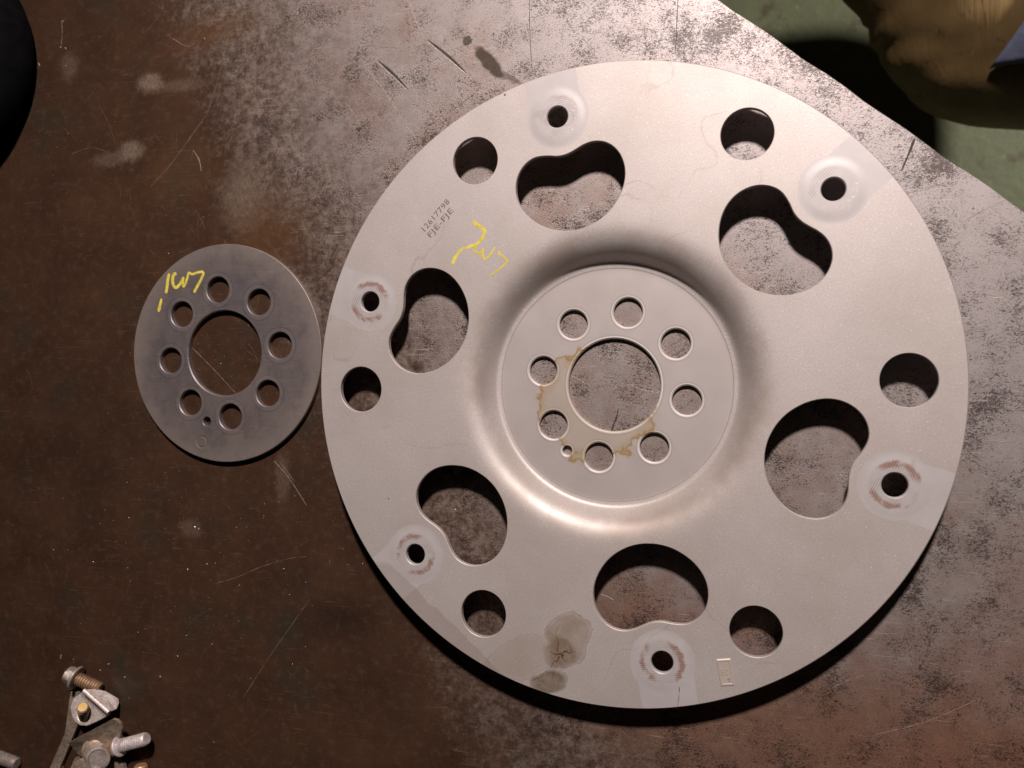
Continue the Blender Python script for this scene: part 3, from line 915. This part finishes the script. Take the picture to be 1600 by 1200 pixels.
# small stamped tag with a recessed border
cx, cy, an = 5.63, -13.70, math.radians(9.0)
tg = []
for (u, v) in ((-.30, -.60), (.30, -.60), (.30, .60), (-.30, .60)):
    tg.append((u, v))
V, F = [], []
for (sc_, z) in ((1.10, 0.0), (1.0, 0.030), (0.80, 0.030), (0.74, 0.012)):
    for u, v in tg:
        V.append((u * sc_, v * (sc_ if sc_ > 0.9 else 1 - (1 - sc_) * .5), z))
for L in range(3):
    for k in range(4):
        F.append((4 * L + k, 4 * L + (k + 1) % 4, 4 * L + 4 + (k + 1) % 4, 4 * L + 4 + k))
F.append((12, 13, 14, 15))
st = link('date_stamp', mesh('date_stamp', V, F), M['plate'], fp, (cx, cy, H), smooth=None)
st.rotation_euler[2] = an
dg1, _ = text_part('stamp_character', '80', 0.42, (-0.24, -0.10, 0.012), 0.0, M['plate'], st, 0.022, 0.85)
dg2, _ = text_part('stamp_character', 'T', 0.26, (0.02, -0.47, 0.012), 0.0, M['stamp_ink'], st, 0.012)

# dried debris in the oil stain and small dark nicks on the flange
for pts, w0, w1_ in (([(-2.52, -13.62), (-2.62, -13.35), (-2.56, -13.0), (-2.70, -12.6), (-2.50, -12.1)], 0.07, 0.012),
                    ([(-2.45, -13.62), (-2.2, -13.42), (-1.98, -13.50), (-1.72, -13.36)], 0.11, 0.015),
                    ([(-2.52, -13.72), (-2.62, -13.95), (-2.80, -14.02), (-2.95, -14.33)], 0.10, 0.02),
                    ([(-2.40, -13.66), (-2.30, -13.86), (-2.12, -13.95)], 0.09, 0.02),
                    ([(-2.98, -13.50), (-2.72, -13.62), (-2.45, -13.58), (-2.32, -13.70)], 0.05, 0.14),
                    ([(-2.0, -13.12), (-1.9, -13.30), (-1.95, -13.42)], 0.02, 0.05),
                    ([(-2.95, -14.35), (-3.3, -14.6), (-3.6, -14.92), (-4.1, -15.1)], 0.02, 0.012),
                    ([(3.42, -14.35), (3.45, -14.9), (3.35, -15.7)], 0.05, 0.02),
                    ([(-5.35, 14.83), (-5.43, 14.93)], 0.10, 0.08), ([(-11.95, -6.1), (-11.9, -6.15)], 0.08, 0.06)):
    ribbon('stain_crust', M['crust'], fp, pts, w0 * 0.75, w1_, H + 0.002, th=0.006, jit=1.2, n=7)

# ------------------------------------------------------------------ small spacer disc
DX, DY, DT = -23.050, 1.819, 0.370
sd = thing('spacer_ring', 'small dark grey steel ring with eight holes, left of the big plate', 'spacer', (DX, DY, 0))
holes, bevs = [], []
for k in range(8):
    a = 1.6817 - k * PI / 4
    holes.append(circle(3.762 * math.cos(a), 3.762 * math.sin(a), 0.765, 60)); bevs.append(0.045)
holes.append(circle(0.0, 0.0, 2.50, 140)); bevs.append(0.06)
holes.append(circle(-1.193, -4.031, 0.27, 32)); bevs.append(0.03)
mk = (-1.553, -5.262)


def zdisc(P):
    d = np.hypot(P[:, 0] - mk[0], P[:, 1] - mk[1])
    return DT - 0.022 * np.exp(-((d - 0.34) / 0.045) ** 2) - 0.006 * (d < 0.33)


ex = [circle(0, 0, r, int(14 * r)) for r in np.arange(2.8, 6.3, 0.35)]
for r in np.arange(0.08, 0.56, 0.03):
    ex.append(circle(mk[0], mk[1], r, 40))
me = plate_mesh('ring_body', circle(0, 0, 6.414, 300), holes, ex, zdisc, DT - 0.0, 0.035, 0.012, bevs)
link('ring_body', me, M['disc'], sd, smooth=35)
YD = [([(-26.859, 6.644), (-26.961, 6.225), (-27.032, 5.767), (-27.102, 5.461)], .20, .20),
      ([(-26.344, 6.645), (-26.549, 6.518), (-26.619, 6.214), (-26.551, 5.905), (-26.37, 5.784), (-26.142, 5.93), (-25.96, 6.154), (-25.869, 6.341), (-25.892, 6.113), (-25.848, 5.844), (-25.735, 5.955), (-25.575, 6.331), (-25.484, 6.671)], .21, .15),
      ([(-25.484, 6.671), (-25.237, 6.548), (-24.923, 6.612), (-24.611, 6.658), (-24.455, 6.596), (-24.523, 6.371), (-24.747, 5.999), (-24.971, 5.665), (-25.107, 5.441)], .13, .19),
      ([(-27.416, 5.143), (-27.518, 4.779), (-27.635, 4.358)], .17, .21)]
for L, w0, w1_ in YD:
    ribbon('marker_stroke', M['yellow'], sd, L, w0, w1_, DT + 0.003, origin=(DX, DY), th=0.006, jit=0.12, n=6)

# ------------------------------------------------------------------ loose hardware, near left corner


def part(name, VF, mat, parent, base, smooth=40):
    V, F = VF
    return link(name, mesh(name, [(x - base[0], y - base[1], z - base[2]) for x, y, z in V], F), mat, parent, smooth=smooth)


def bolt(name, label, a, b, r, L, head=None, mats=('bolt', 'rusty'), tipmat=None):
    """a = underside of the flange (or buried end), b = a point towards the tip"""
    base = (a[0], a[1], 0)
    t = thing(name, label, 'bolt', base, 'loose bolts on the bench')
    V, F = lathe(thread(L, r), 28)
    part('shank', (along(V, a, b), F), M[mats[1]], t, base)
    back = Vector(a) - (Vector(b) - Vector(a)).normalized() * 1.0
    if head:
        hr, fr, hl = head
        V, F = lathe([(-0.02, 0.1), (-0.02, fr * 0.94), (-0.07, fr), (-0.16, fr), (-0.24, fr * 0.86), (-0.25, hr * 0.9)][::-1], 36)
        V = [(x, y, z) for x, y, z in V]
        part('flange', (along(V, a, b), F), M[mats[0]], t, base)
        V, F = lathe([(-hl, 0.05), (-hl, hr * 0.72), (-hl + 0.08, hr * 0.9), (-hl + 0.18, hr), (-0.2, hr), (-0.2, 0.05)], 48, hexa={3, 4})
        part('head', (along(V, a, b), F), M[mats[0]], t, base)
    return t


bolt('flange_bolt', 'flange bolt with a rusty brown shank lying at the top of the hardware pile', (-33.42, -18.33, 0.76), (-31.99, -18.87, 0.50), 0.40, 1.62, (0.56, 0.74, 0.78))
bolt('threaded_bolt', 'dark threaded bolt tip at the left edge of the bench, alone', (-41.1, -24.1, 0.42), (-38.58, -24.47, 0.42), 0.40, 2.55, (0.56, 0.74, 0.78), ('bolt', 'bolt'))
bolt('copper_bolt', 'orange tipped bolt right of the clamp at the bottom edge', (-28.92, -25.2, 0.42), (-29.0, -23.3, 0.42), 0.42, 1.95, (0.56, 0.74, 0.78), ('bolt', 'copper'))

base = (-33.0, -21.5, 0)
cl = thing('bracket_clamp', 'dirty pale metal clamp of folded plates, nut and crossing stud in the near left corner', 'clamp', base)


def slab(poly, zs, th):
    """polygon with a height per corner, thickness th downwards; fan about its middle"""
    n = len(poly)
    mx = sum(p[0] for p in poly) / n
    my = sum(p[1] for p in poly) / n
    mz = sum(zs) / n
    V = [(p[0], p[1], z) for p, z in zip(poly, zs)] + [(mx, my, mz)] + [(p[0], p[1], z - th) for p, z in zip(poly, zs)] + [(mx, my, mz - th)]
    F = []
    for i in range(n):
        j = (i + 1) % n
        F += [(i, j, n), (j + n + 1, i + n + 1, 2 * n + 1), (j, i, i + n + 1, j + n + 1)]
    return V, F


def flip(VF):
    return VF[0], [f[::-1] for f in VF[1]]


def bevmod(o, w=0.04, seg=2):
    m_ = o.modifiers.new('bevel', 'BEVEL')
    m_.width = w * CM
    m_.segments = seg
    m_.limit_method = 'ANGLE'
    m_.angle_limit = math.radians(35)
    return o


def refine(poly, n=4):
    P = catmull(list(poly) + [poly[0]], n)[:-1]
    return P


# long strap under the plates
st_ = [(-34.2, -19.3), (-34.42, -21.5), (-36.08, -24.47), (-36.42, -26.2), (-35.5, -26.0), (-35.27, -24.36), (-33.74, -21.45), (-33.6, -19.3)]
o = part('strap', slab(st_, [.55, .5, .3, .3, .3, .3, .5, .55], .25), M['bracket_dull'], cl, base, None)
bevmod(o)
# upper triangular plate, folded
left = [(-32.21, -18.66, 1.55), (-32.91, -19.07, 1.35), (-33.50, -19.50, 1.1), (-33.72, -20.01, 1.1), (-33.60, -20.55, 1.1), (-33.35, -20.90, 1.1), (-32.95, -21.09, 1.1),
        (-32.43, -21.05, 1.1), (-31.79, -20.75, 1.1), (-30.94, -20.3, 1.05), (-30.39, -19.80, 1.5)]
right = [(-32.21, -18.66, 1.55), (-30.39, -19.80, 1.5), (-30.62, -19.95, 0.8), (-30.75, -19.72, 0.45), (-30.85, -19.50, 0.4), (-31.62, -19.05, 0.6), (-32.0, -18.80, 1.0)]
lp = [(p[0], p[1]) for p in left]
# flat part with a real hole round the stud
hc = (-32.72, -20.35)
n_h = 24
hole = circle(hc[0], hc[1], 0.50, n_h)
outer = np.array(lp)
cumz = [p[2] for p in left]


def zleft(x, y):
    # rises to the fold line
    a, b = np.array((-32.21, -18.66)), np.array((-30.39, -19.80))
    d = abs((b[0] - a[0]) * (y - a[1]) - (b[1] - a[1]) * (x - a[0])) / np.linalg.norm(b - a)
    return 1.05 + 0.5 * max(0.0, 1 - d / 0.9) ** 1.6


op = np.array([p for p in outer])
dens = []
for i in range(len(op)):
    a, b = op[i], op[(i + 1) % len(op)]
    for t in range(4):
        dens.append(a + (b - a) * t / 4)
dens = np.array(dens)
ex_ = [np.array([(x, y) for x in np.arange(-33.7, -30.3, 0.16) for y in np.arange(-21.1, -18.6, 0.16)])]
area = 0.5 * sum(dens[i][0] * dens[(i + 1) % len(dens)][1] - dens[(i + 1) % len(dens)][0] * dens[i][1] for i in range(len(dens)))
if area < 0:
    dens = dens[::-1]
me = plate_mesh('saddle_plate', dens, [hole], ex_, lambda P: np.array([zleft(x, y) for x, y in P]), 0.22, 0.04, 0.03, [0.05])
me.transform(Matrix.Translation(Vector((-base[0], -base[1], 0)) * CM))
link('saddle_plate', me, M['bracket'], cl, smooth=35)
o = part('folded_flap', flip(slab([(p[0], p[1]) for p in right], [p[2] for p in right], .2)), M['bracket'], cl, base, None)
V, F = lathe([(0, 0.05), (0, 0.13), (2.15, 0.13), (2.15, 0.05)], 16)
part('fold_bead', (along(V, (-32.21, -18.66, 1.50), (-30.39, -19.80, 1.47)), F), M['bracket'], cl, base)
V, F = lathe(thread(1.55, 0.35), 28)
part('stud', (along(V, (-32.85, -20.60, 0.80), (-31.72, -19.06, 2.2)), F), M['bracket_dull'], cl, base)
V, F = lathe([(0, 0.05), (0, 0.27), (0.03, 0.27), (0.04, 0.05)], 24)
d = (Vector((-31.72, -19.06, 2.2)) - Vector((-32.85, -20.60, 0.80))).normalized()
a = Vector((-32.85, -20.60, 0.80)) + d * 1.53
part('paint_dab', (along(V, a, a + d), F), M['ochre'], cl, base)
# lower plate: rounded rectangle leaning, thin bright top edge
low = [(-33.45, -22.01), (-32.5, -21.50), (-31.59, -21.0), (-30.7, -20.50), (-30.1, -20.16), (-29.85, -20.22), (-29.7, -20.50), (-29.7, -20.83), (-30.1, -21.51), (-30.55, -22.27), (-31.2, -22.9), (-31.75, -23.18),
       (-32.82, -23.24), (-33.3, -23.15), (-33.46, -22.9), (-33.53, -22.6)]
lz = [1.5, 1.55, 1.6, 1.55, 1.5, 1.42, 1.3, 1.2, .95, .8, .72, .7, .7, .75, .85, 1.05]
o = part('lower_plate', flip(slab(low, lz, .2)), M['bracket_dull'], cl, base, None)
bevmod(o, 0.03)
# boss, nut ring and crossing stud
V, F = lathe([(0, 0.05), (0, 0.88), (0.25, 0.88), (0.33, 0.82), (0.36, 0.70), (0.52, 0.70), (0.58, 0.64), (0.60, 0.60), (0.60, 0.05)], 40)
part('collar', (along(V, (-31.9, -22.5, 0.75), (-31.2, -22.35, 1.9)), F), M['bracket_dull'], cl, base)
V, F = lathe([(0, 0.05), (0, 0.74), (0.5, 0.74), (0.62, 0.68), (0.64, 0.55), (0.57, 0.52), (0.56, 0.05)], 48, hexa={1, 2})
part('nut', (along(V, (-31.35, -22.7, 1.10), (-30.75, -22.55, 2.2)), F), M['bolt'], cl, base)
V, F = lathe(thread(2.15, 0.40, z0=0.65), 28)
part('cross_stud', (along(V, (-30.68, -22.26, 0.85), (-27.96, -21.27, 1.0)), F), M['whitish'], cl, base)
V, F = lathe([(0.45, 0.05), (0.45, 0.58), (0.50, 0.62), (0.62, 0.62), (0.68, 0.56), (0.70, 0.42), (0.95, 0.42), (1.0, 0.40), (1.0, 0.05)], 40)
part('washer', (along(V, (-30.68, -22.26, 0.85), (-27.96, -21.27, 1.0)), F), M['whitish'], cl, base)
V, F = lathe([(0, 0.05), (0, 0.5), (0.5, 0.55), (0.55, 0.05)], 30)
part('sleeve', (along(V, (-30.9, -22.35, 0.8), (-27.96, -21.27, 1.0)), F), M['rusty'], cl, base)
# lower arm running out of the frame
arm = [(-34.0, -23.5), (-32.9, -23.0), (-31.3, -22.9), (-30.2, -23.3), (-29.9, -24.5), (-30.4, -26.4), (-34.2, -26.4), (-34.6, -24.6)]
o = part('lower_arm', slab(arm, [.4, .62, .66, .6, .5, .5, .4, .4], .3), M['bracket_dull'], cl, base, None)
bevmod(o)
V, F = lathe([(0, 0.05), (0, 0.8), (0.22, 0.8), (0.30, 0.72), (0.31, 0.05)], 40)
part('washer', (along(V, (-32.9, -24.0, 0.62), (-32.8, -24.0, 1.6)), F), M['bracket_dull'], cl, base)

# ------------------------------------------------------------------ round black rubber part, far left corner
rc = (-43.9, 20.6, 0)
rb = thing('rubber_cap', 'round black rubber cap cut off by the top left corner of the photo', 'rubber cap', rc)
V, F = lathe([(0, 6.6), (0.5, 7.0), (1.5, 7.05), (2.6, 6.7), (3.3, 5.9), (3.6, 4.6), (3.5, 3.6), (2.9, 3.2), (2.8, 0.1)], 72)
link('cap_body', mesh('cap_body', V, F), M['rubber'], rb, smooth=60)
V, F = lathe([(2.8, 2.2), (3.2, 2.2), (3.3, 2.1), (3.3, 0.1)], 48)
link('centre_plug', mesh('centre_plug', V, F), M['bolt'], rb, smooth=40)

# ------------------------------------------------------------------ tan padded seat beyond the corner
sc = (38.0, 46.5, -90)
seat = thing('shop_stool', 'worn tan padded stool with a ragged left edge, on the floor beyond the bench corner', 'stool', sc)
from mathutils import noise as mn
V, F = [], []
nu, nvv = 120, 48
for j in range(nvv + 1):
    ph = -PI / 2 + PI * j / nvv
    for i in range(nu):
        th = 2 * PI * i / nu
        cz = math.sin(ph)
        cr_ = math.copysign(abs(math.cos(ph)) ** 0.8, math.cos(ph))
        dx, dy = math.cos(th), math.sin(th)
        dx = math.copysign(abs(dx) ** 0.85, dx)
        dy = math.copysign(abs(dy) ** 0.85, dy)
        x, y, z = 19.5 * cr_ * dx, 19.0 * cr_ * dy, 13.0 * cz
        nz = mn.noise(Vector((x * 0.09, y * 0.09, z * 0.1 + 3)))
        fz = mn.noise(Vector((x * 0.4 + 9, y * 0.4, z * 0.3)))
        s = 1 + 0.02 * nz + 0.006 * fz
        if dx < 0:
            x -= 0.42 * max(0.0, y + 6) * min(1, -dx * 1.6)
        else:
            x *= 0.85
        if dx < -0.2:                                   # torn, ragged left side
            s += (-dx - 0.2) * 0.06 * mn.noise(Vector((0.3, y * 0.55, z * 0.35)))
        V.append((x * s, y * s, z * s + 31))
    if j:
        for i in range(nu):
            b, c = (j - 1) * nu, j * nu
            F.append((b + i, b + (i + 1) % nu, c + (i + 1) % nu, c + i))
link('padded_seat', mesh('padded_seat', V, F), M['hide'], seat, smooth=80)
V, F = lathe([(0.0, 7.0), (1.0, 7.0), (1.5, 3.0), (20.0, 2.5), (20.0, 0.1)], 40)
link('pedestal', mesh('pedestal', V, F), M['black'], seat, smooth=40)

# blue cloth lying over the right side of the stool
V, F = [], []
nx, ny = 26, 34
for j in range(ny + 1):
    for i in range(nx + 1):
        u, v = i / nx, j / ny
        x = 29.2 + 9.0 * v + 13 * u + 0.4 * math.sin(6 * v)
        y = 31.3 + 16 * v - 1.5 * u * (1 - v)
        dx, dy = (x - sc[0]) / 19.5, (y - sc[1]) / 19.0
        rr = min(0.985, math.hypot(dx, dy))
        z = -59 + 13.0 * math.sqrt(1 - rr ** 2.2) + 2.6 + 0.4 * math.sin(9 * u + 3 * v) * math.cos(7 * v)
        V.append((x - 42, y - 46, z + 60))
for j in range(ny):
    for i in range(nx):
        b = j * (nx + 1) + i
        F.append((b, b + 1, b + nx + 2, b + nx + 1))
cloth = link('blue_cloth', mesh('blue_cloth', V, F), M['blue'], None, (42, 46, -60), smooth=80)
so = cloth.modifiers.new('solid', 'SOLIDIFY')
so.thickness = 0.4 * CM
so.offset = -1
cloth['label'] = 'faded blue cloth lying over the tan stool at the top right corner'
cloth['category'] = 'cloth'
